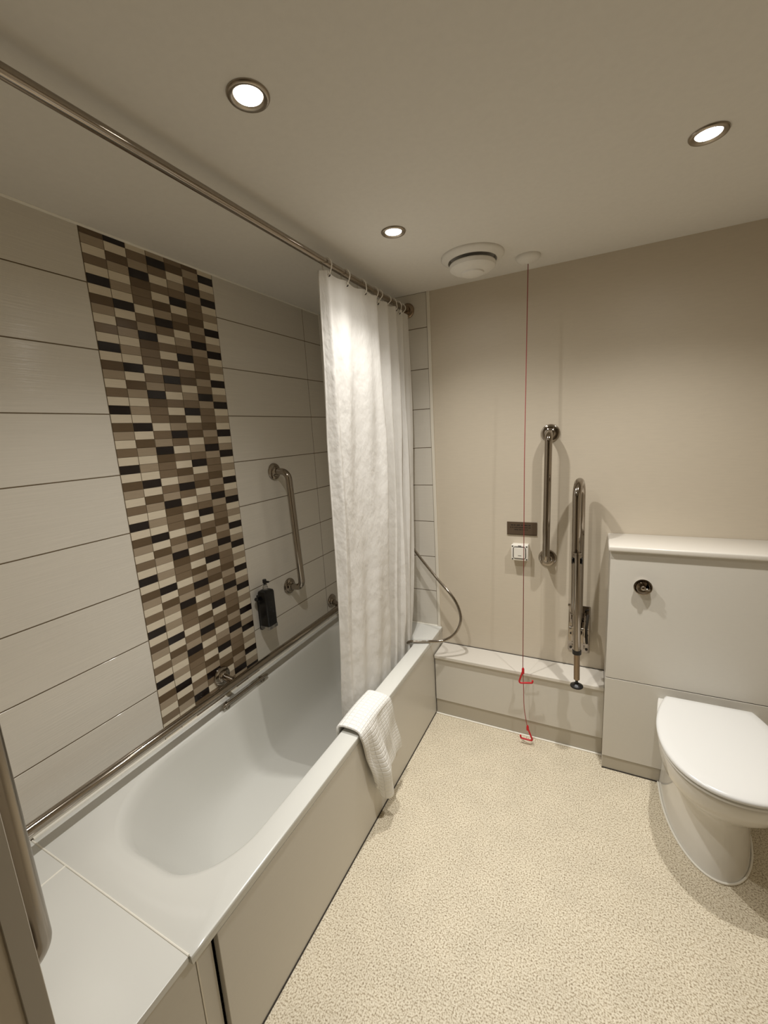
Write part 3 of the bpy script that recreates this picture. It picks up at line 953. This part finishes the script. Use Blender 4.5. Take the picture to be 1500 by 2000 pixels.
sg = tag(empty('wall_sign', (1.104, 0, 1.048)), 'small brown rectangular plate with three dark lines of lettering', 'sign')
build('plate', box(new(), 1.033, 1.176, -0.004, -0.0003, 1.0165, 1.0805, 0.0008, 1), M_PLATE, sg)
build('bottom_edge', box(new(), 1.033, 1.176, -0.006, -0.0003, 1.0145, 1.0170), M_STEEL, sg)
LINES = [(1.0645, [(1.053, .0105), (1.067, .008), (1.080, .016), (1.101, .010), (1.114, .019), (1.136, .010)], .0055),
         (1.0525, [(1.048, .006), (1.0575, .007), (1.068, .018), (1.0885, .024), (1.115, .018), (1.136, .011)], .0042),
         (1.0415, [(1.069, .020), (1.092, .013), (1.108, .016), (1.127, .006)], .0040)]
for z, words, hgt in LINES:
    bm = new()
    for x, w in words:
        q = x
        while q < x + w - 0.0008:
            a = 0.0009 + rnd.random() * 0.0012
            hh = hgt * (0.6 + 0.4 * rnd.random())
            box(bm, q, min(q + a, x + w), -0.0046, -0.004, z - hgt / 2, z - hgt / 2 + hh)
            q += a + 0.0006
        box(bm, x, x + w, -0.0045, -0.004, z - 0.0008, z + 0.0008)
    build('lettering', bm, M_INK, sg)

# ------------------------------------------------------------------ ceiling extract valve
va = tag(empty('ceiling_vent', (0.955, -0.30, H)), 'round white ceiling extractor valve with a dropped central disc', 'vent')
vx, vy = 0.955, -0.298
bm = new()
lathe(bm, [(0.124, H - 0.0003), (0.124, H - 0.005), (0.120, H - 0.010), (0.105, H - 0.019), (0.097, H - 0.021), (0.094, H - 0.018), (0.090, H - 0.002), (0.001, H - 0.001)], (vx, vy, 0), 'Z', 64)
build('rim', bm, M_CEIL, va, smooth=True, angle=40)
bm = new(); lathe(bm, [(0.090, H - 0.030), (0.092, H - 0.034), (0.089, H - 0.046), (0.074, H - 0.056), (0.046, H - 0.062), (0.044, H - 0.067), (0.038, H - 0.070), (0.001, H - 0.071)], (vx, vy, 0), 'Z', 64)
build('disc', bm, M_CEIL, va, smooth=True, angle=40)
bm = new(); lathe(bm, [(0.02, H - 0.002), (0.02, H - 0.031)], (vx, vy, 0), 'Z', 20)
build('stem', bm, M_WPLAST, va)

# ------------------------------------------------------------------ downlights (fixture and its lamp)
M_LENS = mat('lamp_lens', (255, 250, 240), 0.4, emit=((1.0, 0.95, 0.86), 14.0))
M_BEZEL = mat('bezel_satin', (170, 160, 146), 0.28, metal=1.0)
LIGHTS = [((0.783, -1.356), 'round recessed downlight nearest the curtain rail at upper left, the largest in view'),
          ((0.779, -0.667), 'round recessed downlight above the gathered shower curtain, the smallest in view'),
          ((1.648, -0.692), 'round recessed downlight at the right above the toilet')]
for (x, y), lab in LIGHTS:
    tilt = math.radians(11) if 'gathered' in lab else 0.0       # this lamp is aimed slightly into the room
    d = tag(empty('downlight', (x, y, H)), lab, 'downlight', 'recessed ceiling downlights')
    bm = new()
    lathe(bm, [(0.0425, H - 0.0003), (0.0425, H - 0.002), (0.040, H - 0.0055), (0.036, H - 0.0065), (0.030, H - 0.004), (0.0275, H - 0.0012)], (x, y, 0), 'Z', 48, cap1=False)
    build('bezel', bm, M_BEZEL, d, smooth=True, angle=60)
    bm = new(); lathe(bm, [(0.028, H - 0.0006), (0.027, H - 0.002), (0.015, H - 0.0032), (0.001, H - 0.0036)], (x, y, 0), 'Z', 40)
    build('lens', bm, M_LENS, d, smooth=True)
    for watts, cone in ((BEAM_W, 72), (SPILL_W, 131), (GLOW_W, 177)):      # main beam and wide spill of the same lamp
        ld = bpy.data.lights.new('downlight_lamp', 'SPOT')
        ld.energy = watts
        ld.color = LAMP_COL
        ld.spot_size = math.radians(cone)
        ld.spot_blend = 1.0
        ld.shadow_soft_size = 0.020
        lo = bpy.data.objects.new('lamp', ld)
        COL.objects.link(lo)
        lo.parent = d
        lo.location = (0, 0, -0.03)
        lo.rotation_euler = (0, -tilt, 0)
